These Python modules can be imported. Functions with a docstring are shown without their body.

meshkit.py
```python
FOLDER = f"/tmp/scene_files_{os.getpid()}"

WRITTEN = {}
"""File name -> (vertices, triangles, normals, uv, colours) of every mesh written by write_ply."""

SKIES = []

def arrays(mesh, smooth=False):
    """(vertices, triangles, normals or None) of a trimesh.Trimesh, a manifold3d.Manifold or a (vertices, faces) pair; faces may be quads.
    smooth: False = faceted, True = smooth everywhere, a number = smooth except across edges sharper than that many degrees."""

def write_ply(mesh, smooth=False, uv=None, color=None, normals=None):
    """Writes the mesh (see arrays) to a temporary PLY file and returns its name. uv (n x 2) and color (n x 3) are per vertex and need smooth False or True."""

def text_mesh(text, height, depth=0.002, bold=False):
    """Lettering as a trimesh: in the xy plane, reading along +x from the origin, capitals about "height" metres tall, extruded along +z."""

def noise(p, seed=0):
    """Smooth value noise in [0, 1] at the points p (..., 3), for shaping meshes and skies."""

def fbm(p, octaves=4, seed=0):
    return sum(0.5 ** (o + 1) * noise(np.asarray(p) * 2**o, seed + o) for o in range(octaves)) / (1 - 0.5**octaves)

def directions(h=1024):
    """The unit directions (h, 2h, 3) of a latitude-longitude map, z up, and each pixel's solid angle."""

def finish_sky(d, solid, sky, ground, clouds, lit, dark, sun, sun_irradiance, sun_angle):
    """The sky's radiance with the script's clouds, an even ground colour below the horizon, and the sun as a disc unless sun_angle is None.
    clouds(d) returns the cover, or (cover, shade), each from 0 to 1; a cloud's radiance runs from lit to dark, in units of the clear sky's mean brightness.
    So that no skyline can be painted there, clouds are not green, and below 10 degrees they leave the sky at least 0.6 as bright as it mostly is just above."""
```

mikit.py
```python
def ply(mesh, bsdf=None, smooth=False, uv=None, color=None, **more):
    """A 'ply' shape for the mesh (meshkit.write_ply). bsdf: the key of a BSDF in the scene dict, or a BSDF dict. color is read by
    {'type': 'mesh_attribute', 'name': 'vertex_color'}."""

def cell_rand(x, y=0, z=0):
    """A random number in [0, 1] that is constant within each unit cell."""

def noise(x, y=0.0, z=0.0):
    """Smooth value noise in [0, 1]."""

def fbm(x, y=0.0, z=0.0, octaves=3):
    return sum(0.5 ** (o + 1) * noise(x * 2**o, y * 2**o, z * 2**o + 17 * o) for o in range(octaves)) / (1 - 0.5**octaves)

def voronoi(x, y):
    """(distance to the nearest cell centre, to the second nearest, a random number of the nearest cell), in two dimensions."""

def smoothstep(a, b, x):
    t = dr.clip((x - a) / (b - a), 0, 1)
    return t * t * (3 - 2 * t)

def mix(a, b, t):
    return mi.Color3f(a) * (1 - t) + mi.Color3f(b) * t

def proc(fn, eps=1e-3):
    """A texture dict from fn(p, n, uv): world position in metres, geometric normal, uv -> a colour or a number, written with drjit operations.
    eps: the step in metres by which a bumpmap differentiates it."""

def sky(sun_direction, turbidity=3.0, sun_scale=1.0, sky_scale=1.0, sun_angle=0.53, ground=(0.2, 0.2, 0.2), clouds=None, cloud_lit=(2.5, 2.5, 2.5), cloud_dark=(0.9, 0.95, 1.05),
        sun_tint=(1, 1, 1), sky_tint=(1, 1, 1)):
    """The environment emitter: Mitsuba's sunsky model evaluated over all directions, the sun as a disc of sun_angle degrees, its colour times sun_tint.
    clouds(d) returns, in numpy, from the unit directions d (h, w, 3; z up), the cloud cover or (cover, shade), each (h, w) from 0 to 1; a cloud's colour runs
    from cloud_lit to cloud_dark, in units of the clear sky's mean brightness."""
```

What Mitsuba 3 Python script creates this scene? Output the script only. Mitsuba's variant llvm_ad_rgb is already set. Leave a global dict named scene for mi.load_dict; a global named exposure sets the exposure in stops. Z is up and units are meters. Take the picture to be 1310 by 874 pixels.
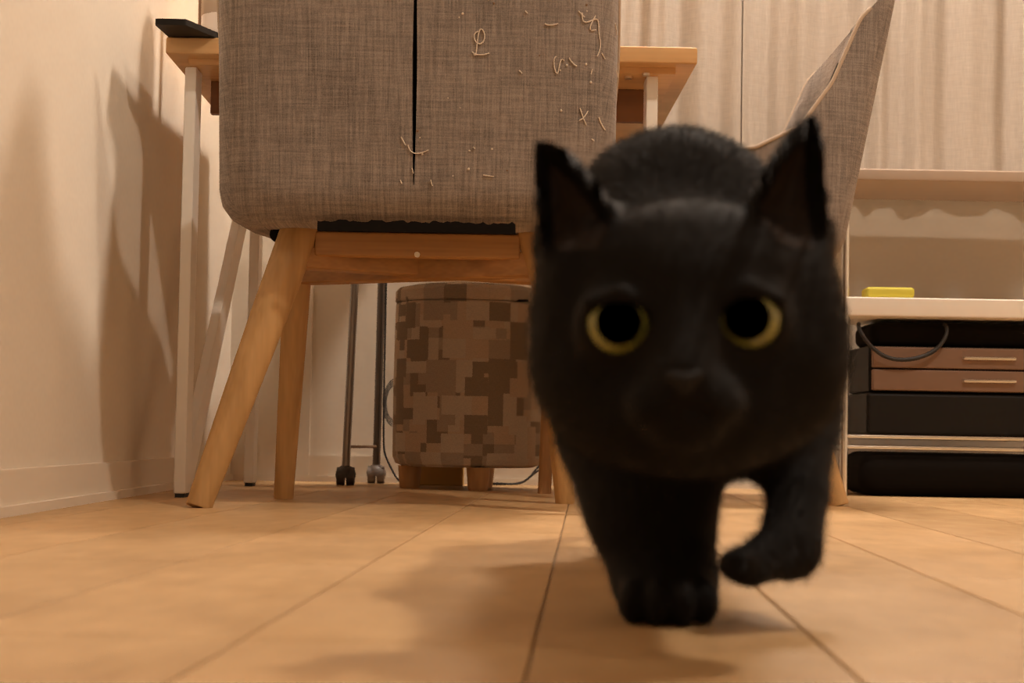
import math, random
import numpy as np, trimesh, manifold3d as m3, drjit as dr, mitsuba as mi, mikit, meshkit
from mikit import proc, noise, fbm, cell_rand, smoothstep, mix
from shapely.geometry import Polygon, box as sbox

T = mi.ScalarTransform4f
scene, labels = {}, {}
random.seed(4)
rng = np.random.default_rng(11)

# ------------------------------------------------------------------ camera
F, H = 2200.0, 0.105                       # focal length in pixels of a 1310 px wide frame, height of the lens
PITCH, ROLL = math.atan(118.6 / F), math.radians(1.0)
fwd = np.array([0, math.cos(PITCH), math.sin(PITCH)])
up0 = np.array([0, -math.sin(PITCH), math.cos(PITCH)])
up = math.cos(ROLL) * up0 + math.sin(ROLL) * np.array([-1.0, 0, 0])
eye = np.array([0, 0, H])
scene['camera'] = {'type': 'thinlens', 'fov': math.degrees(2 * math.atan(655 / F)), 'fov_axis': 'x',
                   'aperture_radius': 0.0028, 'focus_distance': 2.45, 'near_clip': 0.02, 'far_clip': 50.0,
                   'to_world': T().look_at(origin=eye.tolist(), target=(eye + fwd).tolist(), up=up.tolist())}
exposure = 1.1

# ------------------------------------------------------------------ lights (two round lamps on the ceiling)
CEIL = 2.4
LAMPS = [((0.62, 3.08), 0.17, (82.0, 71.0, 59.5), 'round ceiling lamp above the desk near the curtain'),
         ((1.05, 1.10), 0.10, (160.0, 138.0, 113.0), 'round ceiling lamp over the open floor'),
         ((0.45, -0.95), 0.15, (20.0, 17.2, 13.6), 'round ceiling lamp behind the camera')]



def ray(px, py):                            # photograph measurements -> directions, for sizing things
    u, v = px - 655, 437 - py
    c, s = math.cos(ROLL), math.sin(ROLL)
    x, z = (u * c - v * s) / F, (u * s + v * c) / F
    return np.array([x, math.cos(PITCH) - z * math.sin(PITCH), math.sin(PITCH) + z * math.cos(PITCH)])


def P(px, py, Y):
    r = ray(px, py)
    return eye + r * Y / r[1]


# ------------------------------------------------------------------ helpers
def add(key, mesh, bsdf, smooth=False, color=None, **more):
    k, n = key, 1
    while k in scene:
        k = f'{key}_{n:03d}'
        n += 1
    scene[k] = mikit.ply(mesh, bsdf, smooth=smooth, color=color, **more)
    return k


def thing(key, label, cat, group=None):
    k, n = key, 1
    while k in labels:
        k = f'{key}_{n:03d}'
        n += 1
    labels[k] = {'label': label, 'category': cat}
    if group:
        labels[k]['group'] = group
    return k


def structure(key, label, mesh, bsdf, smooth=False):
    labels[key] = {'label': label, 'kind': 'structure'}
    return add(key, mesh, bsdf, smooth)


def tm(m):
    mm = m.to_mesh()
    return trimesh.Trimesh(mm.vert_properties[:, :3], mm.tri_verts, process=True)


def rbox(size, r=0.003, seg=8):
    """Box with rounded edges, centred at the origin."""
    r = min(r, min(size) * 0.49)
    s = m3.Manifold.sphere(r, seg)
    h = [v / 2 - r for v in size]
    return m3.Manifold.batch_hull([s.translate((a * h[0], b * h[1], c * h[2])) for a in (-1, 1) for b in (-1, 1) for c in (-1, 1)])


def cham(size, c=0.002):
    """Box with chamfered edges, centred; 24 corners only."""
    pts = []
    h = [v / 2 for v in size]
    for a in (-1, 1):
        for b in (-1, 1):
            for d in (-1, 1):
                pts += [(a * (h[0] - c), b * (h[1] - c), d * h[2]), (a * (h[0] - c), b * h[1], d * (h[2] - c)), (a * h[0], b * (h[1] - c), d * (h[2] - c))]
    return trimesh.convex.convex_hull(np.array(pts))


def tube(pts, r, n=10, closed=False, smooth_path=True):
    """Swept round tube along points, r a number or one per point."""
    pts = np.asarray(pts, float)
    if smooth_path and len(pts) > 2:
        from scipy.interpolate import CubicSpline
        t = np.linspace(0, 1, len(pts))
        tt = np.linspace(0, 1, (len(pts) - 1) * 6 + 1)
        rr = np.interp(tt, t, np.broadcast_to(r, len(pts)))
        pts, r = CubicSpline(t, pts)(tt), rr
    r = np.broadcast_to(r, len(pts))
    tan = np.gradient(pts, axis=0)
    tan /= np.linalg.norm(tan, axis=1, keepdims=True) + 1e-12
    ref = np.array([0, 0, 1.0]) if abs(tan[0, 2]) < 0.9 else np.array([1.0, 0, 0])
    rings, a = [], np.cross(tan[0], ref)
    for p, t, q in zip(pts, tan, r):
        a = a - t * (a @ t)
        a /= np.linalg.norm(a) + 1e-12
        b = np.cross(t, a)
        ph = np.arange(n) * 2 * math.pi / n
        rings.append(p + q * (np.cos(ph)[:, None] * a + np.sin(ph)[:, None] * b))
    v = np.vstack(rings + [pts[:1], pts[-1:]])
    f, m = [], len(pts)
    for i in range(m - 1):
        for j in range(n):
            k = (j + 1) % n
            f += [[i * n + j, i * n + k, (i + 1) * n + k], [i * n + j, (i + 1) * n + k, (i + 1) * n + j]]
    for j in range(n):
        k = (j + 1) % n
        f += [[m * n, k, j], [m * n + 1, (m - 1) * n + j, (m - 1) * n + k]]
    t = trimesh.Trimesh(v, f, process=False)
    t.fix_normals()
    return t


def lathe(profile, n=48):
    """Revolved (r, z) profile."""
    p = np.asarray(profile, float)
    ph = np.arange(n) * 2 * math.pi / n
    v = np.stack([np.outer(p[:, 0], np.cos(ph)), np.outer(p[:, 0], np.sin(ph)), np.repeat(p[:, 1:], n, 1)], -1).reshape(-1, 3)
    f = []
    for i in range(len(p) - 1):
        for j in range(n):
            k = (j + 1) % n
            f += [[i * n + j, i * n + k, (i + 1) * n + k], [i * n + j, (i + 1) * n + k, (i + 1) * n + j]]
    t = trimesh.Trimesh(v, f, process=True, merge_norm=True)
    t.fix_normals()
    return t


def beam(a, b, w, h, r=0.003, twist=0.0):
    """Rounded bar from a to b; w across (horizontal), h the other way."""
    a, b = np.asarray(a, float), np.asarray(b, float)
    L = np.linalg.norm(b - a)
    m = tm(rbox((w, h, L), r, 8))
    z = (b - a) / L
    x = np.cross([0, 0, 1.0], z) if abs(z[2]) < 0.95 else np.array([1.0, 0, 0])
    x -= z * (x @ z)
    x /= np.linalg.norm(x)
    M = np.eye(4)
    M[:3, 0], M[:3, 1], M[:3, 2], M[:3, 3] = x, np.cross(z, x), z, (a + b) / 2
    m.apply_transform(M)
    return m


def moved(m, loc=(0, 0, 0), rz=0.0):
    m = m.copy()
    m.apply_transform(trimesh.transformations.translation_matrix(loc) @ trimesh.transformations.rotation_matrix(rz, [0, 0, 1]))
    return m


def srgb(r, g, b):
    return [((c / 255 + 0.055) / 1.055) ** 2.4 if c > 10 else c / 255 / 12.92 for c in (r, g, b)]


# ------------------------------------------------------------------ materials
def pr(key, color, rough=0.5, **k):
    c = color if isinstance(color, dict) else {'type': 'rgb', 'value': list(map(float, color))}
    scene[key] = {'type': 'twosided', 'bsdf': {'type': 'principled', 'base_color': c, 'roughness': rough, **k}}
    return key


def grain(dark, light, ax, fine=150.0, slow=5.0):
    """Wood: stretched along axis ax."""
    def fn(p, n, uv):
        s = [fine, fine, fine]
        s[ax] = slow
        a = fbm(p.x * s[0] * 0.35, p.y * s[1] * 0.35, p.z * s[2] * 0.35, 3)
        b = noise(p.x * s[0] * 2.2, p.y * s[1] * 2.2, p.z * s[2] * 2.2)
        return mix(dark, light, dr.clip(a * 1.25 - 0.15 + (b - 0.5) * 0.25, 0, 1))
    return proc(fn)


pr('wood_leg', grain((0.34, 0.185, 0.062), (0.55, 0.33, 0.135), 2), 0.42, specular=0.5)
pr('wood_bar', grain((0.29, 0.135, 0.040), (0.47, 0.25, 0.090), 0), 0.45, specular=0.5)
pr('wood_leg_dark', grain((0.17, 0.075, 0.032), (0.26, 0.125, 0.055), 2), 0.5)
pr('wood_table', grain((0.55, 0.31, 0.125), (0.72, 0.45, 0.205), 0, 110, 4), 0.45)
pr('wood_panel', grain((0.16, 0.065, 0.022), (0.24, 0.105, 0.038), 0, 110, 4), 0.5)
pr('wood_stool', grain((0.33, 0.17, 0.065), (0.46, 0.26, 0.110), 2), 0.5)


def weave(tone):
    def fn(p, n, uv):
        w = dr.abs(n.x) > dr.abs(n.y)
        u, v = dr.select(w, p.y, p.x), p.z
        a = noise(u * 1100, v * 60, 3.0) * 0.5 + noise(u * 520, v * 22, 9.0) * 0.5
        b = noise(u * 60, v * 1100, 5.0) * 0.5 + noise(u * 22, v * 520, 7.0) * 0.5
        c = noise(u * 1000, v * 1000, 1.0)
        big = fbm(p.x * 9, p.y * 9, p.z * 9, 2)
        t = dr.clip((a - 0.5) * 0.7 + (b - 0.5) * 0.5 + (c - 0.5) * 0.35 + (big - 0.5) * 0.4 + 0.5, 0, 1)
        return mix([0.125 * tone, 0.106 * tone, 0.097 * tone], [0.345 * tone, 0.300 * tone, 0.272 * tone], t)
    return proc(fn)


def weave_bump(p, n, uv):
    w = dr.abs(n.x) > dr.abs(n.y)
    u = dr.select(w, p.y, p.x)
    return 0.5 * noise(u * 700, p.z * 120) + 0.5 * noise(u * 120, p.z * 700)


scene['fabric'] = {'type': 'twosided', 'bsdf': {'type': 'bumpmap', 'arbitrary': {'type': 'proc', **{k: v for k, v in proc(weave_bump, 6e-4).items() if k != 'type'}}, 'scale': 0.0006,
                   'bsdf': {'type': 'principled', 'base_color': weave(1.0), 'roughness': 0.95, 'specular': 0.1, 'sheen': 0.3}}}
pr('lining', (0.008, 0.006, 0.005), 0.9, specular=0.08)
pr('thread', (0.60, 0.53, 0.46), 0.9)
pr('piping', (0.46, 0.37, 0.29), 0.9)
pr('white_paint', (0.82, 0.79, 0.74), 0.4)
pr('black_rubber', (0.02, 0.018, 0.018), 0.6)
pr('black_plastic', (0.010, 0.008, 0.007), 0.5, specular=0.2)
pr('caster_dark', (0.045, 0.036, 0.032), 0.5)
pr('caster_grey', (0.16, 0.125, 0.105), 0.5)
pr('steel', (0.33, 0.30, 0.28), 0.32, metallic=1.0)
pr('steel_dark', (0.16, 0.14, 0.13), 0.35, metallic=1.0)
pr('chrome', (0.80, 0.78, 0.75), 0.12, metallic=1.0)
pr('bronze', (0.20, 0.12, 0.07), 0.5)
pr('ochre', (0.40, 0.24, 0.075), 0.8)
pr('canister', (0.88, 0.82, 0.79), 0.45)
pr('lid_grey', (0.55, 0.50, 0.47), 0.5)
pr('yellow', (0.62, 0.55, 0.06), 0.6)
pr('shelf_white', (0.78, 0.72, 0.64), 0.45)
pr('board_beige', (0.42, 0.32, 0.24), 0.6)
pr('drawer_brown', (0.20, 0.115, 0.075), 0.5)
pr('screw', (0.75, 0.65, 0.52), 0.25, metallic=0.9)
pr('ceiling_paint', (0.74, 0.70, 0.64), 0.8)


def wall_fn(p, n, uv):
    t = fbm(p.x * 3 + p.y * 2, p.y * 3, p.z * 3, 3)
    f = noise(p.x * 160, p.y * 160, p.z * 160)
    return mix([0.60, 0.53, 0.44], [0.68, 0.61, 0.515], dr.clip(t + (f - 0.5) * 0.25, 0, 1))


pr('wall_paint', proc(wall_fn), 0.8)
pr('base_paint', (0.66, 0.58, 0.48), 0.5)


def curtain_fn(p, n, uv):
    t = noise(p.x * 500, p.y * 500, p.z * 40) * 0.5 + noise(p.x * 60, p.y * 60, p.z * 500) * 0.5
    return mix([0.37, 0.318, 0.268], [0.47, 0.410, 0.350], t)


pr('curtain_cloth', proc(curtain_fn), 0.95, sheen=0.2)

FLOOR_YAW = math.radians(-2.5)              # boards run a little to the right
FC, FS = math.cos(FLOOR_YAW), math.sin(FLOOR_YAW)


def plank_fn(tone):
    def fn(p, n, uv):
        x, y = p.x * FC + p.y * FS, -p.x * FS + p.y * FC
        a = fbm(x * 9 + fbm(x * 5, y * 4, tone * 9.0, 2) * 3, y * 6, tone * 31.0, 4)
        b = fbm(x * 60, y * 22, tone * 5.0, 3)
        t = dr.clip((a - 0.5) * 1.0 + (b - 0.5) * 0.5 + 0.5, 0, 1)
        return mix([0.355 * tone, 0.212 * tone, 0.096 * tone], [0.52 * tone, 0.335 * tone, 0.168 * tone], t)
    return fn


def plank_rough(p, n, uv):
    return 0.30 + 0.22 * fbm(p.x * 18, p.y * 12, 2.0, 3)


for i, tone in enumerate((0.94, 1.0, 1.06)):
    scene[f'plank_{i}'] = {'type': 'principled', 'base_color': proc(plank_fn(tone)), 'roughness': proc(plank_rough), 'specular': 0.45}
pr('grout', (0.27, 0.175, 0.095), 0.7)

# ------------------------------------------------------------------ the room
YAW = math.radians(0.6)                     # the back wall and the desk stand a little turned
WY, XL, XR, YF = 3.60, -0.588, 2.3, -2.4


def slab(x0, x1, y0, y1, z0, z1):
    return moved(trimesh.creation.box((x1 - x0, y1 - y0, z1 - z0)), ((x0 + x1) / 2, (y0 + y1) / 2, (z0 + z1) / 2))


structure('floor', 'warm brown floor under the planks', slab(XL - .1, XR + .1, YF - .1, WY + .3, -0.06, -0.003), 'grout')
PW = 0.1465
rows = [-0.6, -0.12, 0.372, 0.864, 1.356, 1.848, 2.375, 2.715, 3.205, 3.75]
shared = {}
for r in range(len(rows) - 1):
    for c in range(-6, 14):
        L = rows[r + 1] - rows[r] - (0.0012)
        key = (r, (c * 7 + r * 3) % 3)
        y = (rows[r] + rows[r + 1]) / 2
        x0 = -0.0245 + c * PW + PW / 2
        if (r, 'm') not in shared:
            shared[(r, 'm')] = cham((PW - 0.0014, L, 0.010), 0.0008)
        m = shared[(r, 'm')]
        if key not in shared:
            shared[key] = mikit.ply(m, f'plank_{key[1]}')
        X, Y = x0 * FC - y * FS, x0 * FS + y * FC
        if X + PW / 2 < XL + 0.01 or X - PW / 2 > XR:
            continue
        k = 'floor__plank' + ('' if 'floor__plank' not in scene else f'_{len([1 for q in scene if q.startswith("floor__plank")]):03d}')
        scene[k] = {**shared[key], 'to_world': T().translate([X, Y, -0.005]).rotate([0, 0, 1], math.degrees(FLOOR_YAW))}
wall_rot = lambda m: moved(m, (0, WY, 0), YAW)
structure('wall_back', 'cream painted wall behind the desk', wall_rot(slab(-0.75, 2.6, 0, 0.1, -0.02, CEIL)), 'wall_paint')
structure('baseboard_back', 'cream skirting board along the back wall', wall_rot(trimesh.util.concatenate([slab(XL + .0002, 2.6, -0.008, 0.0, 0, 0.054), slab(XL + .0002, 2.6, -0.014, 0.0, 0.0, 0.012)])), 'base_paint')
structure('baseboard_left', 'cream skirting board along the left side wall', trimesh.util.concatenate([slab(XL, XL + .008, YF, WY - .02, 0, 0.054), slab(XL, XL + .014, YF, WY - .02, 0, 0.012)]), 'base_paint')
# flat pilaster-like wall panels between which the photo shows upright edges
structure('trim_1', 'flat cream upright wall strip left of the trolley', wall_rot(slab(-0.475, -0.418, -0.012, 0, 0, CEIL)), 'wall_paint')
structure('wall_left', 'cream side wall along the left end of the desk', slab(XL - .1, XL, YF, WY + .2, -0.02, CEIL), 'wall_paint')
structure('wall_right', 'cream side wall', slab(XR, XR + .1, YF, WY + .2, -0.02, CEIL), 'wall_paint')
structure('wall_front', 'cream wall behind the camera', slab(XL - .1, XR + .1, YF - .1, YF, -0.02, CEIL), 'wall_paint')
structure('ceiling', 'off white ceiling', slab(XL - .1, XR + .1, YF - .1, WY + .3, CEIL, CEIL + .08), 'ceiling_paint')
for (lx, ly), lr, rgb, lab in LAMPS:
    t = thing('ceiling_lamp', lab, 'lamp')
    add(t + '__housing', moved(lathe([(0.0, 0.0), (lr + .02, 0.0), (lr + .02, -0.045), (lr, -0.045), (lr, -0.02), (0.0, -0.02)]), (lx, ly, CEIL)), 'ceiling_paint')
    disc = trimesh.creation.cylinder(lr - .002, 0.004, sections=48)
    scene[t + '__diffuser'] = mikit.ply(moved(disc, (lx, ly, CEIL - 0.040)), 'shelf_white', emitter={'type': 'area', 'radiance': {'type': 'rgb', 'value': list(rgb)}})

# curtain: hangs from the ceiling in front of the back wall
cx = np.linspace(0.0, 1.62, 700)


def fold(x, ph):
    w = x * 2 * math.pi
    return 0.015 * np.sin(w / 0.098 + 1.5 * np.sin(w / 0.43 + ph)) + 0.004 * np.sin(w / 0.047 + 2 * np.sin(w / 0.29 + ph)) + 0.006 * np.sin(w / 0.23)


def curtain_panel(x0, x1, ph):
    xs = np.linspace(x0, x1, int((x1 - x0) * 440))
    zs = np.array([0.645, 0.8, 1.0, 1.3, 1.6, 2.0, 2.36])
    v, f, n = [], [], len(xs)
    for i, z in enumerate(zs):
        y = fold(xs + 0.004 * math.sin(i * 2.1), ph) * (0.8 + 0.25 * (2.36 - z) / 2.36)
        v.append(np.stack([xs, y, np.full(n, z)], -1))
    for back in (0, 0.0016):
        pass
    v = np.vstack(v)
    m = len(v)
    v = np.vstack([v, v + [0, 0.0018, 0]])
    for i in range(len(zs) - 1):
        for j in range(n - 1):
            a, b, c, d = i * n + j, i * n + j + 1, (i + 1) * n + j + 1, (i + 1) * n + j
            f += [[a, b, c], [a, c, d], [m + a, m + c, m + b], [m + a, m + d, m + c]]
    rim = [i * n for i in range(len(zs))], [i * n + n - 1 for i in range(len(zs))]
    for s, e in zip(rim, (1, -1)):
        for a, b in zip(s[:-1], s[1:]):
            f += [[a, b, m + b], [a, m + b, m + a]][::1] if e == 1 else [[a, m + b, b], [a, m + a, m + b]]
    return trimesh.Trimesh(v, f, process=False)


SEAM = 0.463
for x0, x1, ph, lab in ((-0.03, SEAM - 0.0012, 0.3, 'beige pleated curtain panel left of the dark gap, behind the desk'),
                        (SEAM + 0.0012, 1.75, 1.9, 'beige pleated curtain panel right of the dark gap, behind the second chair')):
    k = thing('curtain', lab, 'curtain')
    add(k, wall_rot(moved(curtain_panel(x0, x1, ph), (0, -0.085, 0))), 'curtain_cloth', smooth=True)
k = thing('curtain_rail', 'white ceiling rail carrying the beige curtain', 'curtain rail')
add(k, wall_rot(slab(-0.08, 1.8, -0.10, -0.06, 2.362, CEIL)), 'white_paint')

# ------------------------------------------------------------------ desk
DO = np.array([-0.532, 2.575])              # front left corner of the top
DW, DD, DT, DZ = 0.806, 0.70, 0.026, 0.697


def desk(m):
    return moved(m, (DO[0], DO[1], 0), YAW)


t = thing('desk', 'small desk with pale wooden top and white steel legs behind the grey chair', 'desk')
top = tm(rbox((DW, DD, DT), 0.003, 8))
add(t + '__tabletop', desk(moved(top, (DW / 2, DD / 2, DZ - DT / 2))), 'wood_table', smooth=30)
labels[t + '__tabletop'] = {'label': 'pale orange wooden desk top'}
add(t + '__underframe', desk(slab(0.03, DW - 0.03, 0.03, DD - 0.03, DZ - DT - 0.010, DZ - DT - 0.0003)), 'wood_table')
LW, LDEP = 0.018, 0.05
legs = []
for sx in (0, 1):
    x = 0.022 + LW / 2 if sx == 0 else DW - 0.055 - LW / 2
    for y in (0.075, 0.66):
        if sx == 0 and y > .3:
            x += 0.022
        ztop = DZ - DT - 0.010
        m = moved(tm(rbox((LW, LDEP, ztop - 0.006), 0.002, 8)), (x, y - LDEP / 2 + .02, 0.006 + (ztop - 0.006) / 2))
        k = add(t + '__leg', desk(m), 'white_paint', smooth=30)
        add(k + '__foot_pad', desk(slab(x - .007, x + .007, y - .026, y + .016, 0, 0.0065)), 'black_rubber')
    if sx:
        continue
    a, b = np.array([x - .022, 0.09, 0.03]), np.array([x, 0.64, ztop - 0.01])
    br = beam(a, b, LW * 0.9, 0.05, 0.002)
    add(t + '__brace', desk(br), 'white_paint', smooth=30)
add(t + '__apron', desk(slab(0.045, DW - 0.045, 0.150, 0.168, DZ - DT - 0.062, DZ - DT - 0.0102)), 'wood_panel')
labels[t + '__apron'] = {'label': 'dark reddish wooden apron under the desk top'}
for x, y in ((DW - 0.075, 0.03), (DW - 0.10, 0.055), (0.09, 0.06)):
    add(t + '__screw', desk(moved(trimesh.creation.cylinder(0.006, 0.004, sections=16), (x, y, DZ - DT - 0.0115))), 'screw')

# things on the desk
k = thing('tablet', 'thin black flat board overhanging the left front corner of the desk', 'board')
poly = Polygon([(-0.534, 2.500), (-0.488, 2.500), (-0.440, 2.62), (-0.440, 2.69), (-0.522, 2.69)])
bd = trimesh.creation.extrude_polygon(poly.buffer(-0.006).buffer(0.006), 0.009, engine='earcut')
add(k, moved(bd, (0, 0, DZ + 0.0004)), 'black_plastic')
k = thing('white_canister', 'pinkish white round canister on the desk behind the black board', 'canister')
add(k + '__body', moved(lathe([(0, 0), (.046, 0), (.048, .003), (.048, .14), (.045, .146), (0, .146)]), (-0.462, 2.745, DZ + .0002)), 'canister', smooth=35)
add(k + '__lid', moved(lathe([(0, 0), (.050, 0), (.050, .022), (.047, .026), (0, .026)]), (-0.462, 2.745, DZ + .1463)), 'lid_grey', smooth=35)
add(k + '__label_band', moved(lathe([(.0481, .07), (.0486, .07), (.0486, .125), (.0481, .125), (.0481, .07)]), (-0.462, 2.745, DZ)), 'piping', smooth=35)
k = thing('pen_holder', 'slim brown upright holder beside the white canister on the desk', 'holder')
add(k, moved(lathe([(0, 0), (.011, 0), (.012, .15), (.010, .15), (.009, .01), (0, .01)], 24), (-0.520, 2.83, DZ + .0002)), 'bronze', smooth=35)


# ------------------------------------------------------------------ upholstered chairs
def chair_meshes():
    """Tub chair facing +y, its centre at the origin, seat bottom about 0.38 m up."""
    out = []
    W2, YB, YF_ = 0.273, -0.235, 0.17

    def outline(s, z, n=96):
        # U-ish superellipse outline: flat back, rounded back corners; s = inset
        e = 6.0
        ph = np.linspace(0, 2 * math.pi, n, endpoint=False)
        c, sn = np.cos(ph), np.sin(ph)
        x = np.sign(c) * np.abs(c) ** (2 / e) * (W2 - s)
        y = np.sign(sn) * np.abs(sn) ** (2 / e) * ((YF_ - YB) / 2 - s) + (YB + YF_) / 2
        x = x * (1 - 0.20 * np.clip((y + 0.05) / 0.22, 0, 1))
        return np.stack([x, y, np.full(n, z)], -1)

    def loft(rings):
        n = len(rings[0])
        v = np.vstack(rings + [rings[0].mean(0)[None], rings[-1].mean(0)[None]])
        f, m = [], len(rings)
        for i in range(m - 1):
            for j in range(n):
                k = (j + 1) % n
                f += [[i * n + j, i * n + k, (i + 1) * n + k], [i * n + j, (i + 1) * n + k, (i + 1) * n + j]]
        for j in range(n):
            k = (j + 1) % n
            f += [[m * n, k, j], [m * n + 1, (m - 1) * n + j, (m - 1) * n + k]]
        return m3.Manifold(m3.Mesh(np.asarray(v, np.float32), np.asarray(f, np.uint32)))

    def lean(ring, z):
        # the back leans: everything above the seat is shifted back, more so at the rear
        r = ring.copy()
        w = np.clip((0.1 - r[:, 1]) / 0.30, 0, 1)
        r[:, 1] -= w * 0.20 * max(0, z - 0.40)
        return r

    prof = [(0.055, 0.385), (0.030, 0.388), (0.014, 0.396), (0.004, 0.41), (0.0, 0.43)] + [(-0.0, z) for z in np.linspace(0.46, 0.83, 12)]
    shell = loft([lean(outline(s, z), z) for s, z in prof])
    inner = loft([lean(outline(0.05, z) + [0, 0, 0], z) for z in (0.44, 0.60, 0.72, 0.90)])
    # the front is open
    cutf = m3.Manifold.cube((0.336, 0.4, 0.6), True).translate((0, 0.24, 0.44 + 0.3))
    shell = shell - inner - cutf
    # arms slope down to the front, back edge crowned
    px = [(0.40, 0.535), (0.05, 0.545), (-0.08, 0.565), (-0.15, 0.60), (-0.20, 0.67), (-0.245, 0.775), (-0.285, 0.818), (-0.6, 0.820), (-0.6, 1.2), (0.40, 1.2)]
    cutp = m3.CrossSection([np.array(px)[::-1]])
    if cutp.area() < 1e-6:
        cutp = m3.CrossSection([np.array(px)])
    cut = m3.Manifold.extrude(cutp, 1.2).rotate((90, 0, 90)).translate((-0.6, 0, 0))
    shell = shell - cut
    # upright seam gap down the middle of the back
    stops = [(0.0012, 0.433), (0.0034, 0.47), (0.0056, 0.53), (0.0064, 0.60), (0.0044, 0.66), (0.0050, 0.83)]
    for q0, q1 in zip(stops[:-1], stops[1:]):
        shell = shell - m3.Manifold.batch_hull([m3.Manifold.cube((w, 0.05, 0.001), True).translate((0.0, -0.235 - 0.2 * (z - 0.40), z)) for w, z in (q0, q1)])
    backing = m3.Manifold.batch_hull([m3.Manifold.cube((0.012, 0.001, 0.001), True).translate((0.0, -0.2105 - 0.2 * (z - 0.40), z)) for z in (0.43, 0.815)])
    out.append(('seam_lining', tm(backing), 'lining', False))
    out.append(('shell', tm(shell), 'fabric', 40))
    cushion = loft([outline(s + 0.053, z)[:, :] * [0.97, 0.97, 1] for s, z in ((0.012, 0.441), (0.002, 0.447), (0.0, 0.46), (0.002, 0.485), (0.012, 0.497), (0.05, 0.503))])
    out.append(('seat_cushion', tm(cushion), 'fabric', 40))
    # edge piping along the top rim, both sides
    zt = lambda y: np.interp(-y, [-p[0] for p in px[:8]], [p[1] for p in px[:8]])
    return out, zt


CH_PARTS, CH_TOP = chair_meshes()


def arm_piping(side):
    """Double edge seam along the outer rim of one arm, up to the back's corner."""
    ys = np.linspace(0.13, -0.262, 60)
    zs = CH_TOP(ys)
    yl = ys.copy()
    for _ in range(12):                    # undo the lean: which unleaned point ends up here
        yl = ys + np.clip((0.1 - yl) / 0.30, 0, 1) * 0.20 * np.maximum(0, zs - 0.40)
    u = np.clip(np.abs((yl + 0.0325) / 0.2025), 0, 0.9999)
    xs = 0.273 * (1 - u ** 6) ** (1 / 6) * (1 - 0.20 * np.clip((yl + 0.05) / 0.22, 0, 1))
    return tube(np.stack([side * xs, ys, zs], -1), 0.0030, 8, smooth_path=False)


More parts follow.
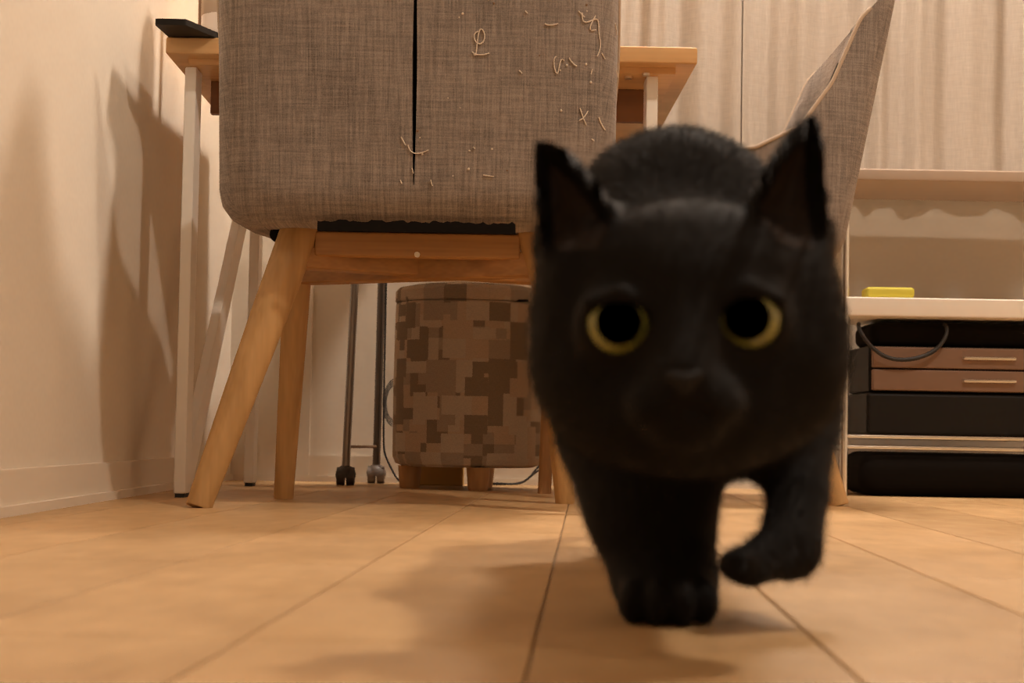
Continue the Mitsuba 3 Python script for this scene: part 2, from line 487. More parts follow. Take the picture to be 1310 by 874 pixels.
def make_chair(label, loc, rz, leg_spec, sx):
    t = thing('chair', label, 'chair', None)

    def pl(m):
        m = m.copy()
        m.apply_scale([sx, 1, 1])
        return moved(m, loc, rz)

    for name, m, mat, sm in CH_PARTS:
        add(f'{t}__{name}', pl(m), mat, smooth=sm)
    for s in (-1, 1):
        add(f'{t}__piping', pl(arm_piping(s)), 'piping', smooth=True)
    # legs: foot, top (in chair coordinates)
    for (fx, fy), (tx, ty), r0, r1, mat in leg_spec:
        a, b = np.array([fx, fy, 0.0]), np.array([tx, ty, 0.385])
        d = (b - a) / np.linalg.norm(b - a)
        m = tube([a + d * 0.0, a + d * 0.002, a + d * 0.15, a + d * 0.28, b + d * 0.004], [r0 - .001, r0, r0 + (r1 - r0) * .45, r0 + (r1 - r0) * .8, r1], 20, smooth_path=False)
        # foot cut level with the floor
        m = trimesh.intersections.slice_mesh_plane(m, [0, 0, 1], [0, 0, 0.0002], cap=True, engine='earcut')
        add(f'{t}__leg', pl(m), mat, smooth=40)
    # near apron and X bars
    (f0, t0, *_), (f1, t1, *_), (f2, t2, *_), (f3, t3, *_) = leg_spec
    ya = (t0[1] + t1[1]) / 2
    k = add(f'{t}__apron', pl(beam((t0[0] + .022, ya, 0.3655), (t1[0] - .022, ya, 0.3655), 0.026, 0.034, 0.003)), 'wood_bar', smooth=30)
    add(f'{k}__screw', pl(moved(trimesh.creation.cylinder(0.004, 0.003, sections=14, transform=trimesh.transformations.rotation_matrix(math.pi / 2, [1, 0, 0])), ((t0[0] + t1[0]) / 2, ya - 0.0135, 0.352))), 'screw')
    yb = (t2[1] + t3[1]) / 2
    add(f'{t}__apron', pl(beam((t2[0] + .018, yb, 0.3655), (t3[0] - .018, yb, 0.3655), 0.024, 0.030, 0.003)), 'wood_bar', smooth=30)
    for a, b, dz in ((t0, t3, 0.0), (t1, t2, 0.004)):
        add(f'{t}__cross_bar', pl(beam((a[0], a[1], 0.346 - dz), (b[0], b[1], 0.346 - dz), 0.040, 0.030 + dz, 0.003)), 'wood_bar', smooth=30)
    return t, pl


CH1 = np.array([-0.134, 2.505, 0.0])
spec1 = [((-0.280, -0.205), (-0.165, -0.110), 0.0175, 0.0275, 'wood_leg'),
         ((0.280, -0.205), (0.165, -0.110), 0.0175, 0.0275, 'wood_leg'),
         ((-0.212, 0.140), (-0.190, 0.085), 0.0150, 0.0215, 'wood_leg'),
         ((0.220, 0.140), (0.178, 0.085), 0.0150, 0.0215, 'wood_leg')]
c1, pl1 = make_chair('grey brown woven fabric chair seen from behind, frayed back with a split middle seam', CH1, 0.0, spec1, 1.0)
# ragged dark lining along the bottom edge of the back
pts = [(-0.19, 0.3835)]
xs = np.linspace(-0.128, 0.136, 56)
top = [(x, 0.3850 + random.uniform(-0.0016, 0.0026)) for x in xs]
poly = Polygon([(x, 0.3715) for x in (-0.128, 0.136)] + top[::-1])
lin = trimesh.creation.extrude_polygon(poly, 0.003, engine='earcut')
lin.apply_transform(trimesh.transformations.rotation_matrix(math.pi / 2, [1, 0, 0]))
add(c1 + '__torn_lining', pl1(moved(lin, (0, -0.2215, 0))), 'lining')
labels[c1 + '__torn_lining'] = {'label': 'ragged black lining showing under the chair back'}
kn = trimesh.creation.icosphere(3, 0.012)
add(c1 + '__glide', pl1(moved(kn, (-0.197, -0.10, 0.380))), 'lining', smooth=True)

# second chair
spec2 = [((-0.215, -0.225), (-0.165, -0.110), 0.0165, 0.0235, 'wood_leg'),
         ((0.215, -0.225), (0.165, -0.110), 0.0165, 0.0235, 'wood_leg'),
         ((-0.205, 0.100), (-0.170, 0.060), 0.0145, 0.0205, 'wood_leg'),
         ((0.205, 0.100), (0.170, 0.060), 0.0145, 0.0205, 'wood_leg')]
CH2, RZ2 = np.array([0.300, 2.95, 0.0]), math.radians(90)
c2, pl2 = make_chair('second grey fabric chair at the right edge, standing sideways behind the cat', CH2, RZ2, spec2, 0.93)

# loose threads and pills on the back of the first chair: each its own part
from scipy.interpolate import CubicSpline
shell1 = trimesh.util.concatenate([scene_mesh for n_, scene_mesh, *_ in CH_PARTS if n_ == 'shell'])


def back_y(x, z):
    """y of the outer back at chair coordinates x, z."""
    e = 6.0
    h = (1 - min(abs(x) / 0.273, 0.999) ** e) ** (1 / e)
    y = -0.0325 - h * 0.2025
    w = min(max((0.1 - y) / 0.30, 0), 1)
    return y - w * 0.20 * max(0, z - 0.40)


thread_specs = [[(612, 40), (607, 50), (615, 56), (620, 45), (614, 38), (610, 60), (606, 68)], [(745, 16), (752, 28), (764, 25), (766, 40), (768, 55), (764, 72)], [(740, 14), (748, 22)], [(762, 20), (755, 36), (762, 38)],
                [(712, 72), (709, 84), (713, 94), (716, 82), (722, 78)], [(728, 74), (734, 82), (738, 84)], [(742, 138), (746, 150), (750, 160)], [(752, 142), (747, 150), (741, 154)], [(766, 150), (770, 160), (774, 166)],
                [(697, 30), (704, 32), (714, 30)], [(522, 185), (530, 196), (548, 192)], [(513, 175), (519, 186)], [(551, 230), (553, 238)], [(527, 215), (529, 222)], [(604, 66), (612, 70), (626, 68)],
                [(756, 95), (758, 88)], [(770, 68), (774, 76)], [(605, 188), (608, 190)], [(787, 30), (789, 45)], [(788, 90), (791, 100)], [(664, 90), (668, 94)], [(757, 178), (760, 180)], [(672, 14), (675, 17)], [(632, 226), (618, 224)], [(512, 230), (514, 235)]]
for pts in thread_specs:
    v = []
    for px_, py_ in pts:
        Y = 2.25
        for _ in range(3):
            q = P(px_, py_, Y) - CH1
            Y = back_y(q[0], q[2]) + CH1[1] - 0.0015
        v.append(P(px_, py_, Y))
    add(c1 + '__loose_thread', tube(np.array(v), 0.0009, 6), 'thread')
for _ in range(26):
    x, z = random.uniform(0.0, 0.25), random.uniform(0.43, 0.68)
    m = trimesh.creation.icosphere(1, random.uniform(0.0009, 0.0018))
    add(c1 + '__lint_ball', pl1(moved(m, (x, back_y(x, z) - 0.0006, z))), 'thread' if random.random() < 0.75 else 'bronze', smooth=True)

# ------------------------------------------------------------------ patterned ottoman
SC, SR = np.array([-0.081, 3.285, 0.0]), 0.143


def camo(p, n, uv):
    a = dr.atan2(p.y - float(SC[1]), p.x - float(SC[0])) * 0.143
    z = p.z
    top = n.z > 0.7
    a, z = dr.select(top, p.x + 2.0, a), dr.select(top, p.y, z)
    s1 = 1 / 0.0215
    c1_ = cell_rand(a * s1, z * s1, 3.0)
    j1 = cell_rand(a * s1, 7.0, 1.0)
    c2_ = cell_rand(a * s1 * 0.5 + 0.31, z * s1 * 0.62 + j1 * 0.0, 11.0)
    c3_ = cell_rand(a * s1 * 0.72 + 5.2, z * s1 * 0.36, 23.0)
    c = dr.select(c2_ > 0.55, c2_, dr.select(c3_ > 0.62, c3_ * 0.8, c1_))
    k = cell_rand(c * 977.0, 1.0, 2.0)
    col = dr.select(k < 0.30, mi.Color3f(0.21, 0.160, 0.112), dr.select(k < 0.62, mi.Color3f(0.42, 0.325, 0.240), dr.select(k < 0.85, mi.Color3f(0.43, 0.365, 0.295), mi.Color3f(0.31, 0.25, 0.195))))
    f = noise(p.x * 700, p.y * 700, p.z * 700) * 0.25 + 0.88
    return col * f


pr('camo', proc(camo), 0.95)
t = thing('ottoman', 'round storage ottoman in brown and beige blocky patchwork fabric under the desk', 'ottoman')
body = lathe([(0, .042), (SR - .02, .042), (SR - .006, .047), (SR, .060), (SR + .001, .20), (SR - .001, .347), (SR - .003, .350), (0, .350)], 72)
add(t + '__body', moved(body, SC), 'camo', smooth=35)
lid = lathe([(0, .3512), (SR - .002, .3512), (SR, .354), (SR, .372), (SR - .006, .379), (SR - .03, .384), (0, .388)], 72)
add(t + '__lid', moved(lid, SC), 'camo', smooth=35)
for ang in (-78, 75, 196):
    a = math.radians(ang)
    m = lathe([(0, 0), (.0175, 0), (.019, .004), (.0225, .0425), (0, .0425)], 24)
    add(t + '__leg', moved(m, SC + [0.112 * math.cos(a), 0.112 * math.sin(a), 0.0002]), 'wood_stool', smooth=35)
add(t + '__pull_tab', moved(trimesh.creation.box((0.030, 0.003, 0.004)), SC + [0.095, -0.1085, 0.3525]), 'lining')

# ------------------------------------------------------------------ rolling trolley
t = thing('trolley', 'thin steel pole trolley on casters between chair leg and ottoman', 'trolley')
A0, A1 = np.array([-0.3195, 3.36, 0.0]), np.array([-0.3045, 3.36, 0.62])
B0, B1 = np.array([-0.272, 3.515, 0.0]), np.array([-0.268, 3.515, 0.62])
add(t + '__pole', tube([A0 + [0, 0, .036], A1], .0078, 16, smooth_path=False), 'steel', smooth=40)
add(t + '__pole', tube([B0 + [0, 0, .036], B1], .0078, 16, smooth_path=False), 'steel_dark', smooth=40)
add(t + '__lower_bar', tube([A0 + [0.002, 0, .075], B0 + [0.001, 0, .075]], .0028, 8, smooth_path=False), 'bronze', smooth=40)
trm = tm(rbox((0.10, 0.26, 0.02), 0.005))
add(t + '__tray', moved(trm, ((A1[0] + B1[0]) / 2 + .03, 3.44, .63)), 'steel_dark', smooth=30)
for C, mat in ((A0, 'caster_dark'), (B0, 'caster_grey')):
    for s in (-1, 1):
        w = trimesh.creation.cylinder(.0175, .0145, sections=28, transform=trimesh.transformations.rotation_matrix(math.pi / 2, [0, 1, 0]))
        k = add(t + '__caster_wheel', moved(w, C + [s * .0095, 0, .0178]), mat, smooth=35)
    hood = tm(m3.Manifold.sphere(.0205, 28).scale((0.98, 0.9, 0.95)) ^ m3.Manifold.cube((.1, .1, .03), True).translate((0, 0, .0135 - .004)))
    add(t + '__caster_hood', moved(hood, C + [0, 0, .0205]), mat, smooth=40)

# box and cables under the desk
k = thing('box', 'low ochre cardboard box on the floor behind the ottoman', 'box')
add(k, moved(tm(rbox((0.098, 0.08, 0.052), 0.003)), (-0.142, 3.475, 0.0262)), 'ochre', smooth=30)
t = thing('cable', 'coil of dark cable hanging on the wall left of the ottoman', 'cable')
cp = []
for i in range(64):
    a = i / 64 * 2 * math.pi * 4
    rr = 0.052 - 0.004 * (i / 16)
    cp.append((-0.236 + 0.55 * rr * math.cos(a), 3.545 + 0.006 * math.sin(i * 0.4), 0.165 + rr * 1.0 * math.sin(a)))
add(t, tube(cp, 0.0011, 6), 'black_rubber', smooth=True)
t = thing('cable', 'dark cable running down the trolley pole to the floor', 'cable')
add(t, tube([(-0.258, 3.50, .60), (-0.259, 3.50, .35), (-0.258, 3.50, .12), (-0.252, 3.50, .055), (-0.235, 3.495, .022), (-0.217, 3.48, .004), (-0.18, 3.46, .003)], 0.0022, 6), 'black_rubber', smooth=True)
t = thing('cable', 'dark cable loop on the floor right of the ottoman', 'cable')
add(t, tube([(-0.06, 3.50, .004), (0.0, 3.50, .004), (0.03, 3.50, .010), (0.055, 3.505, .030), (0.07, 3.51, .055), (0.075, 3.515, .16), (0.09, 3.515, .22)], 0.0024, 6), 'black_rubber', smooth=True)
add(thing('cable', 'second thinner cable loop beside the ottoman foot', 'cable'), tube([(-0.05, 3.53, .003), (0.02, 3.53, .006), (0.045, 3.535, .022), (0.065, 3.54, .045)], 0.002, 6), 'black_rubber', smooth=True)

# small wooden stool mostly hidden behind the cat
t = thing('wooden_stool', 'small light wooden stool right of the ottoman, mostly hidden behind the cat', 'stool')
for a in (180, 300, 60):
    ca, sa = math.cos(math.radians(a)), math.sin(math.radians(a))
    add(t + '__leg', tube([(0.1125 + 0.050 * ca, 3.08 + 0.050 * sa, 0), (0.1125 + 0.042 * ca, 3.08 + 0.042 * sa, 0.2605)], [.0122, .0132], 14, smooth_path=False), 'wood_stool', smooth=40)
add(t + '__seat', moved(lathe([(0, 0), (.054, 0), (.059, .004), (.059, .018), (.054, .023), (0, .024)], 40), (0.1125, 3.08, 0.2600)), 'wood_stool', smooth=35)

# ------------------------------------------------------------------ chrome rack at the right
t = thing('rack', 'chrome wire rack with pale boards at the right edge behind the chair', 'rack')
RX0, RX1, RY0, RY1 = 0.628, 1.22, 3.24, 3.485
for x in (RX0, RX1):
    for y in (RY0, RY1):
        add(t + '__post', tube([(x, y, 0), (x, y, 0.635)], .0075, 16, smooth_path=False), 'chrome', smooth=40)
for z in (0.092, 0.112):
    for a, b in (((RX0, RY0), (RX1, RY0)), ((RX0, RY1), (RX1, RY1)), ((RX0, RY0), (RX0, RY1)), ((RX1, RY0), (RX1, RY1))):
        add(t + '__rail', tube([(*a, z), (*b, z)], .0042, 12, smooth_path=False), 'chrome', smooth=40)
for i in range(9):
    y = RY0 + .02 + i * (RY1 - RY0 - .04) / 8
    add(t + '__shelf_wire', tube([(RX0, y, 0.112), (RX1, y, 0.112)], .002, 8, smooth_path=False), 'chrome', smooth=40)
for z, th, lab in ((0.357, 0.036, 'pale middle board of the rack'), (0.608, 0.022, 'beige upper board of the rack')):
    k = add(t + '__board', moved(tm(rbox((RX1 - RX0 + .02, RY1 - RY0 + .02, th), 0.003)), ((RX0 + RX1) / 2 + .01, (RY0 + RY1) / 2, z)), 'shelf_white' if z < .5 else 'board_beige', smooth=30)
    labels[k] = {'label': lab}
k = thing('appliance', 'black box shaped appliance on the wire shelf under the brown drawers', 'appliance')
add(k, moved(tm(rbox((0.46, 0.20, 0.082), 0.008)), (0.905, 3.365, 0.1562)), 'black_plastic', smooth=30)
t = thing('drawer_unit', 'brown two drawer unit under the pale board of the chrome rack', 'drawer unit')
add(t + '__body', moved(tm(rbox((0.45, 0.19, 0.088), 0.003)), (0.905, 3.37, 0.2420)), 'black_plastic', smooth=30)
for z in (0.2635, 0.2205):
    k = add(t + '__drawer', moved(tm(rbox((0.44, 0.016, 0.040), 0.003)), (0.905, 3.267, z)), 'drawer_brown', smooth=30)
    add(k + '__handle', moved(tm(rbox((0.10, 0.012, 0.006), 0.002)), (0.905, 3.254, z)), 'chrome', smooth=30)
k = thing('pouch', 'flat black pouch on top of the brown drawers under the pale board', 'pouch')
add(k, moved(tm(rbox((0.44, 0.17, 0.046), 0.018, 16)), (0.905, 3.36, 0.3095)), 'lining', smooth=40)
k = thing('strap', 'black strap hanging in front of the brown drawers on the rack', 'strap')
add(k, tube([(0.660, 3.268, 0.326), (0.662, 3.246, 0.305), (0.690, 3.240, 0.272), (0.735, 3.240, 0.258), (0.79, 3.240, 0.272), (0.82, 3.246, 0.305), (0.822, 3.268, 0.326)], 0.004, 8), 'black_rubber', smooth=True)
k = thing('bag', 'dark rounded bag on the floor under the chrome rack', 'bag')
bg = tm(rbox((0.36, 0.22, 0.083), 0.035, 20))
add(k, moved(bg, (0.84, 3.36, 0.042)), 'lining', smooth=40)
k = thing('sponge', 'small yellow block on the pale rack board', 'sponge')
add(k, moved(tm(rbox((0.09, 0.06, 0.020), 0.006, 12)), (0.715, 3.27, 0.3855)), 'yellow', smooth=30)

# ------------------------------------------------------------------ the cat
def surface_nets(d, origin, h):
    """Naive surface nets of a sampled distance field, vectorised."""
    s = d < 0
    nx, ny, nz = d.shape
    corner = [(i, j, k) for i in (0, 1) for j in (0, 1) for k in (0, 1)]
    sl = lambda c: d[c[0]:nx - 1 + c[0], c[1]:ny - 1 + c[1], c[2]:nz - 1 + c[2]]
    ins = sum((sl(c) < 0).astype(np.int8) for c in corner)
    act = (ins > 0) & (ins < 8)
    idx = -np.ones(act.shape, np.int64)
    cells = np.argwhere(act)
    idx[act] = np.arange(len(cells))
    val = {c: sl(c)[act] for c in corner}
    acc, cnt = np.zeros((len(cells), 3)), np.zeros(len(cells))
    for a in corner:
        for ax in range(3):
            if a[ax] == 0:
                b = tuple(1 if q == ax else a[q] for q in range(3))
                va, vb = val[a], val[b]
                m = (va < 0) != (vb < 0)
                tt = np.where(m, va / np.where(m, va - vb, 1), 0)
                p = np.array(a, float)[None].repeat(len(cells), 0)
                p[:, ax] = tt
                acc += p * m[:, None]
                cnt += m
    v = origin + (cells + acc / cnt[:, None]) * h
    faces = []
    for ax in range(3):
        u, w = (ax + 1) % 3, (ax + 2) % 3
        a = [slice(1, -1)] * 3
        b = [slice(1, -1)] * 3
        a[ax], b[ax] = slice(0, -1), slice(1, None)
        sa, sb = s[tuple(a)], s[tuple(b)]
        for flip in (False, True):
            e = np.argwhere((sa & ~sb) if not flip else (~sa & sb))
            if not len(e):
                continue
            e[:, u] += 1
            e[:, w] += 1
            q = []
            for du, dw in ((0, 0), (1, 0), (1, 1), (0, 1)):
                c = e.copy()
                c[:, u] -= 1 - du
                c[:, w] -= 1 - dw
                q.append(idx[c[:, 0], c[:, 1], c[:, 2]])
            q = np.stack(q, 1)
            if flip:
                q = q[:, ::-1]
            faces.append(np.vstack([q[:, [0, 1, 2]], q[:, [0, 2, 3]]]))
    return trimesh.Trimesh(v, np.vstack(faces), process=False)


class Field:
    def __init__(self, lo, hi, h):
        self.lo, self.h = np.array(lo, float), h
        self.n = np.ceil((np.array(hi) - lo) / h).astype(int)
        self.d = np.full(self.n, 0.05, np.float32)
        self.ax = [(self.lo[i] + np.arange(self.n[i]) * h).astype(np.float32) for i in range(3)]

    def block(self, lo, hi):
        i0 = np.clip(np.floor((np.array(lo) - self.lo) / self.h).astype(int), 0, self.n)
        i1 = np.clip(np.ceil((np.array(hi) - self.lo) / self.h).astype(int) + 1, 0, self.n)
        s = tuple(slice(a, b) for a, b in zip(i0, i1))
        return s, np.meshgrid(*[a[q] for a, q in zip(self.ax, s)], indexing='ij')

    def put(self, fn, lo, hi, k=0.01, cut=False):
        pad = 0.022 + k
        s, (x, y, z) = self.block(np.array(lo) - pad, np.array(hi) + pad)
        e, d = fn(x, y, z).astype(np.float32), self.d[s]
        if cut:
            h = np.clip(0.5 - 0.5 * (d + e) / k, 0, 1)
            self.d[s] = d + (-e - d) * h + k * h * (1 - h)
        else:
            h = np.clip(0.5 + 0.5 * (e - d) / k, 0, 1)
            self.d[s] = e + (d - e) * h - k * h * (1 - h)

    def cone(self, a, b, ra, rb, k=0.012, cut=False):
        a, b = np.array(a, float), np.array(b, float)
        L = b - a
        l2 = max(L @ L, 1e-12)

        def fn(x, y, z):
            t = np.clip(((x - a[0]) * L[0] + (y - a[1]) * L[1] + (z - a[2]) * L[2]) / l2, 0, 1)
            return np.sqrt((x - a[0] - t * L[0]) ** 2 + (y - a[1] - t * L[1]) ** 2 + (z - a[2] - t * L[2]) ** 2) - (ra + (rb - ra) * t)
        r = max(ra, rb)
        self.put(fn, np.minimum(a, b) - r, np.maximum(a, b) + r, k, cut)

    def ell(self, c, r, k=0.012, cut=False, roll=0.0):
        c, r = np.array(c, float), np.array(r, float)
        cr, sr = math.cos(roll), math.sin(roll)

        def fn(x, y, z):
            X, Y, Z = x - c[0], y - c[1], z - c[2]
            X, Z = X * cr + Z * sr, -X * sr + Z * cr
            q = np.sqrt((X / r[0]) ** 2 + (Y / r[1]) ** 2 + (Z / r[2]) ** 2)
            g = np.sqrt((X / r[0] ** 2) ** 2 + (Y / r[1] ** 2) ** 2 + (Z / r[2] ** 2) ** 2) + 1e-9
            return q * (q - 1) / g
        self.put(fn, c - r.max(), c + r.max(), k, cut)


fld = Field((-0.05, 0.66, -0.004), (0.26, 1.78, 0.345), 0.0022)
HY = 0.795                                            # depth of the head's middle
hp = lambda px, py, dy=0.0: P(px, py, HY + dy)
# trunk: shoulders high, head carried low in front
sh, rump = np.array([0.106, 1.12, 0.250]), np.array([0.125, 1.52, 0.235])
fld.cone(sh, [0.112, 1.26, 0.228], 0.057, 0.066, 0.03)
fld.cone([0.112, 1.26, 0.222], rump, 0.066, 0.068, 0.03)
fld.cone([0.107, 1.10, 0.175], [0.118, 1.45, 0.185], 0.062, 0.058, 0.04)
fld.ell([0.072, 1.115, 0.222], [0.034, 0.06, 0.058], 0.03)
fld.ell([0.141, 1.115, 0.222], [0.034, 0.06, 0.058], 0.03)
# chest and neck
fld.cone([0.098, 1.03, 0.150], [0.107, 1.12, 0.185], 0.066, 0.062, 0.03)
fld.ell(P(893, 548, 1.010), [0.066, 0.052, 0.030], 0.02)
fld.cone([0.100, 1.06, 0.19], hp(882, 420, 0.03), 0.058, 0.052, 0.03)
# planted foreleg (on the left of the picture)
fld.cone(P(812, 560, 1.03), P(833, 650, 1.015), 0.046, 0.036, 0.02)
fld.cone(P(833, 650, 1.015), P(853, 740, 1.005), 0.036, 0.0275, 0.015)
fld.ell([0.090, 0.992, 0.020], [0.0285, 0.034, 0.0215], 0.012)
fld.ell([0.090, 1.005, 0.030], [0.0265, 0.026, 0.026], 0.012)
for i, (dx, dy) in enumerate(((-0.0200, 0.970), (-0.0068, 0.962), (0.0068, 0.962), (0.0200, 0.970))):
    fld.ell([0.090 + dx, dy, 0.0135], [0.0085, 0.015, 0.0130], 0.004)
# lifted foreleg (on the right): elbow out, wrist bent, paw hanging inwards
fld.cone(P(1000, 530, 1.03), P(1021, 632, 0.99), 0.036, 0.0165, 0.012)
fld.cone(P(1021, 632, 0.99), P(1010, 700, 0.965), 0.0165, 0.0175, 0.006)
fld.cone(P(1010, 700, 0.965), P(962, 721, 0.945), 0.0165, 0.0115, 0.006)
for px, py, y in ((948, 716, .935), (943, 723, .936), (948, 730, .939), (960, 734, .944)):
    fld.ell(P(px, py, y), [0.010, 0.012, 0.0062], 0.004)
# hind legs
for sx, fy in ((-1, 1.50), (1, 1.60)):
    X = 0.128 + sx * 0.024
    fld.cone([X + sx * .012, 1.50, 0.215], [X + sx * .008, 1.44, 0.125], 0.050, 0.034, 0.02)
    fld.cone([X + sx * .008, 1.44, 0.125], [X, fy + .03, 0.085], 0.030, 0.0175, 0.015)
    fld.cone([X, fy + .03, 0.085], [X, fy, 0.022], 0.0165, 0.0165, 0.012)
    fld.ell([X, fy - .018, 0.0175], [0.019, 0.034, 0.0165], 0.010)
# tail, carried low behind
tl = [[0.126, 1.57, 0.25], [0.14, 1.64, 0.245], [0.16, 1.70, 0.215], [0.17, 1.74, 0.17]]
for a, b, r0, r1 in zip(tl[:-1], tl[1:], (0.019, 0.016, 0.0145), (0.016, 0.0145, 0.012)):
    fld.cone(a, b, r0, r1, 0.012)
# head
RL = math.radians(-2.4)
fld.ell(hp(876, 372, 0.012), [0.0585, 0.056, 0.0425], 0.012, roll=-RL)       # skull
fld.ell(hp(880, 470, 0.010), [0.0665, 0.050, 0.0405], 0.018, roll=-RL)       # cheeks and jaw
fld.ell(hp(757, 468, 0.014), [0.0240, 0.032, 0.038], 0.018)
fld.ell(hp(1012, 460, 0.014), [0.0245, 0.032, 0.038], 0.018)
fld.ell(hp(724, 385, 0.020), [0.0140, 0.030, 0.034], 0.016)
fld.ell(hp(1030, 385, 0.020), [0.0120, 0.030, 0.034], 0.016)
fld.ell(hp(880, 535, 0.000), [0.046, 0.042, 0.0255], 0.02)                    # chin ruff
fld.cone(hp(872, 390, -0.028), hp(875, 480, -0.054), 0.017, 0.0135, 0.016)   # bridge of the nose
fld.ell(hp(851, 515, -0.046), [0.0175, 0.0185, 0.0135], 0.008)               # whisker pads
fld.ell(hp(901, 513, -0.046), [0.0175, 0.0185, 0.0135], 0.008)
fld.ell(hp(877, 548, -0.040), [0.0145, 0.0150, 0.0095], 0.008)               # chin
fld.cone(hp(848, 530, -0.062), hp(877, 524, -0.066), 0.0020, 0.0020, 0.003, cut=True)
fld.cone(hp(906, 528, -0.062), hp(877, 524, -0.066), 0.0020, 0.0020, 0.003, cut=True)
# eyes
EYES = [(hp(792, 413, -0.0315), 0.0150), (hp(956, 407, -0.0315), 0.0150)]
for (c, r), s in zip(EYES, (-1, 1)):
    fld.ell(c + [0, 0.004, 0], [0.0205, 0.014, 0.0190], 0.006)               # soft rim
    fld.ell(c + [0, -0.012, -0.0005], [0.0138, 0.0165, 0.0130], 0.0022, cut=True)
    fld.cone(c + [-0.0135, -0.0075, 0.0065 - s * .001], c + [0, -0.0095, 0.0118], 0.0036, 0.0040, 0.004)  # upper lid
    fld.cone(c + [0, -0.0095, 0.0118], c + [0.0135, -0.0075, 0.0065 + s * .001], 0.0040, 0.0036, 0.004)



def ear(poly, y_edge, y_in, cup):
    q = np.array([[p[0], p[2]] for p in poly])

    def fn(x, y, z):
        d = np.full(x.shape, 1e9, np.float32)
        s = np.ones(x.shape, np.float32)
        n = len(q)
        for i in range(n):                          # signed distance to a polygon
            a, b = q[i], q[i - 1]
            ex, ez = b - a
            wx, wz = x - a[0], z - a[1]
            t = np.clip((wx * ex + wz * ez) / (ex * ex + ez * ez), 0, 1)
            d = np.minimum(d, (wx - ex * t) ** 2 + (wz - ez * t) ** 2)
            c1_, c2_, c3_ = z >= a[1], z < b[1], ex * wz > ez * wx
            s = np.where((c1_ & c2_ & c3_) | (~c1_ & ~c2_ & ~c3_), -s, s)
        d2 = np.sqrt(d) * s
        ins = np.clip(-d2 / 0.020, 0, 1)
        ins = ins * (2 - ins)
        yc = y_edge + (z - q[:, 1].max()) * -0.12 + cup * ins
        w = (np.abs(y - yc) * 0.62 - 0.0024)
        h = np.clip(0.5 - 0.5 * (d2 - w) / 0.003, 0, 1)
        return d2 + (w - d2) * h + 0.003 * h * (1 - h)
    lo = [q[:, 0].min(), y_edge - .02, q[:, 1].min()]
    hi = [q[:, 0].max(), y_edge + .05, q[:, 1].max()]
    fld.put(fn, lo, hi, 0.004)


EARS = [[(683, 182), (698, 181), (722, 193), (752, 219), (779, 255), (800, 300), (775, 345), (700, 345), (690, 315), (684, 260), (681, 215)],
        [(1041, 148), (1026, 154), (1002, 176), (980, 208), (958, 250), (945, 292), (975, 340), (1050, 345), (1060, 310), (1058, 255), (1054, 195), (1049, 165)]]
for e in EARS:
    ear([hp(px, py, 0.005) for px, py in e], HY - 0.004, 0, 0.020)
    inner = [np.mean([q[0] for q in e]), np.mean([q[1] for q in e])]
# solid root behind each ear
fld.ell(hp(752, 308, 0.030), [0.026, 0.018, 0.022], 0.012)
fld.ell(hp(998, 302, 0.030), [0.026, 0.018, 0.022], 0.012)

catm = surface_nets(fld.d, fld.lo, fld.h)
trimesh.smoothing.filter_taubin(catm, lamb=0.5, nu=0.53, iterations=8)
catm = max(catm.split(only_watertight=False), key=lambda m: len(m.faces))
catm.vertices[:, 2] = np.maximum(catm.vertices[:, 2], 0.0008)
catm.fix_normals()


def fur_fn(p, n, uv):
    t = fbm(p.x * 300, p.y * 90, p.z * 120, 3)
    return mix([0.0030, 0.0022, 0.0019], [0.0075, 0.0058, 0.0052], t)


pr('fur', proc(fur_fn), 0.75, specular=0.12, sheen=0.25, sheen_tint=0.3)
pr('hair', (0.0062, 0.0047, 0.0042), 0.6, specular=0.15)
pr('nose_skin', (0.009, 0.007, 0.0065), 0.6, specular=0.2)
pr('inner_ear_skin', (0.026, 0.018, 0.0145), 0.8, specular=0.2)
cat = thing('cat', 'black cat with yellow green eyes walking towards the camera, one forepaw lifted', 'cat')
add(cat + '__body', catm, 'fur', smooth=True)


# eyes: iris ball, dark pupil, clear wet cornea
def iris_fn(p, n, uv):
    best = mi.Float(9)
    for c, r in EYES:
        best = dr.minimum(best, dr.sqrt(dr.square(p.x - float(c[0])) + dr.square(p.z - float(c[2]))))
    t = smoothstep(0.0085, 0.0130, best)
    a = noise(p.x * 900, p.z * 900, 0.0)
    return mix([0.135, 0.135, 0.030], [0.235, 0.235, 0.050], a) * (1 - 0.0 * t)


scene['iris_mat'] = {'type': 'principled', 'base_color': proc(iris_fn), 'roughness': 0.25, 'specular': 0.5, 'clearcoat': 1.0, 'clearcoat_gloss': 0.98}
scene['pupil_mat'] = {'type': 'principled', 'base_color': {'type': 'rgb', 'value': [0.026, 0.017, 0.012]}, 'roughness': 0.06, 'specular': 0.9, 'clearcoat': 1.0, 'clearcoat_gloss': 0.98}
for c, r in EYES:
    b = trimesh.creation.icosphere(4, r)
    k = add(cat + '__eye', moved(b, c), 'iris_mat', smooth=True)
    look = (eye + [0, 0, 0.02]) - c
    look /= np.linalg.norm(look)
    M = trimesh.geometry.align_vectors([0, 0, 1], look)
    cap = [(r * 1.006 * math.sin(a), r * 1.006 * math.cos(a)) for a in np.radians(np.linspace(0, 43, 14))]
    pm = lathe([(p[0], p[1]) for p in cap] + [(cap[-1][0] * .97, cap[-1][1] * .96)], 40)
    pm.apply_transform(M)
    add(k + '__pupil', moved(pm, c), 'pupil_mat', smooth=True)
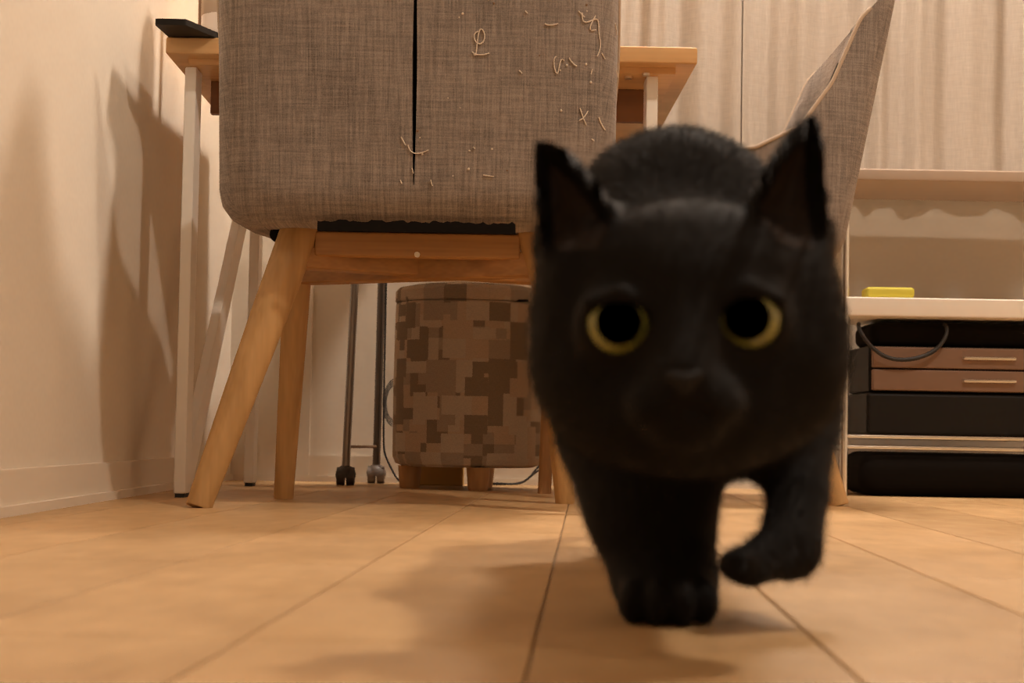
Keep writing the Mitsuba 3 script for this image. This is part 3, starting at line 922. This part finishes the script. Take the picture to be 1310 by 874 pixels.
# bare skin inside the ears
fc, fn_ = catm.triangles_center, catm.face_normals
for e in EARS:
    pg = Polygon([(hp(*q)[0], hp(*q)[2]) for q in e]).buffer(-0.0075)
    import shapely
    m = shapely.contains_xy(pg, fc[:, 0], fc[:, 2]) & (fn_[:, 1] < -0.25) & (fc[:, 2] > hp(0, 312)[2]) & (fc[:, 1] < HY + 0.05)
    sub = trimesh.Trimesh(catm.vertices + catm.vertex_normals * 0.0006, catm.faces[m], process=False)
    sub.remove_unreferenced_vertices()
    k = add(cat + '__inner_ear', sub, 'inner_ear_skin', smooth=True)
    labels[k] = {'label': 'dark brown bare skin inside the ear'}
# nose leather
nm = m3.Manifold.batch_hull([m3.Manifold.sphere(0.0026, 14).translate(tuple(hp(a, b, y))) for a, b, y in ((858, 482, -0.0655), (893, 480, -0.0655), (875.5, 500, -0.067), (875, 486, -0.0685))])
add(cat + '__nose', tm(nm), 'nose_skin', smooth=50)

# short coat: fine tapering hairs lying back along the body, one mesh
def coat(mesh, n, seed):
    g = np.random.default_rng(seed)
    pts, fi = trimesh.sample.sample_surface(mesh, n, seed=seed)
    nn = mesh.face_normals[fi]
    flow = np.tile([0, 1.0, -0.55], (n, 1)) + g.normal(0, 0.25, (n, 3))
    legs = pts[:, 2] < 0.10
    flow[legs] = [0, 0.25, -1.0] + g.normal(0, 0.2, (legs.sum(), 3))
    headm = pts[:, 1] < HY + 0.05
    out = pts - hp(876, 470, -0.06)
    out /= np.linalg.norm(out, axis=1, keepdims=True)
    flow[headm] = out[headm] + g.normal(0, 0.15, (headm.sum(), 3))
    flow -= nn * (flow * nn).sum(1, keepdims=True)
    flow /= np.linalg.norm(flow, axis=1, keepdims=True) + 1e-9
    L = np.where(headm, 0.0052, 0.0085) * g.uniform(0.6, 1.2, n)
    L = np.where(pts[:, 2] < 0.03, L * 0.4, L)
    d = flow * 0.88 + nn * 0.48
    keep = np.ones(n, bool)
    for c, r in EYES:
        keep &= np.linalg.norm((pts - c), axis=1) > 0.0225
    for e in EARS:
        poly = [hp(*q) for q in e]
        ctr = np.mean(poly, 0)
        keep &= ~((np.abs(pts[:, 0] - ctr[0]) < 0.028) & (pts[:, 2] > ctr[2] - 0.005) & (pts[:, 1] < HY + 0.03))
    keep &= np.linalg.norm(pts - hp(875, 490, -0.066), axis=1) > 0.010
    pts, nn, d, L = pts[keep], nn[keep], d[keep], L[keep]
    side = np.cross(d, nn)
    side /= np.linalg.norm(side, axis=1, keepdims=True) + 1e-9
    w = 0.00032
    v = np.stack([pts - side * w - nn * .0008, pts + side * w - nn * .0008, pts + d * L[:, None]], 1).reshape(-1, 3)
    f = np.arange(len(v)).reshape(-1, 3)
    return trimesh.Trimesh(v, f, process=False)


k = add(cat + '__fur', coat(catm, 130000, 5), 'hair')
labels[k] = {'label': 'short black coat of hairs', 'kind': 'stuff'}
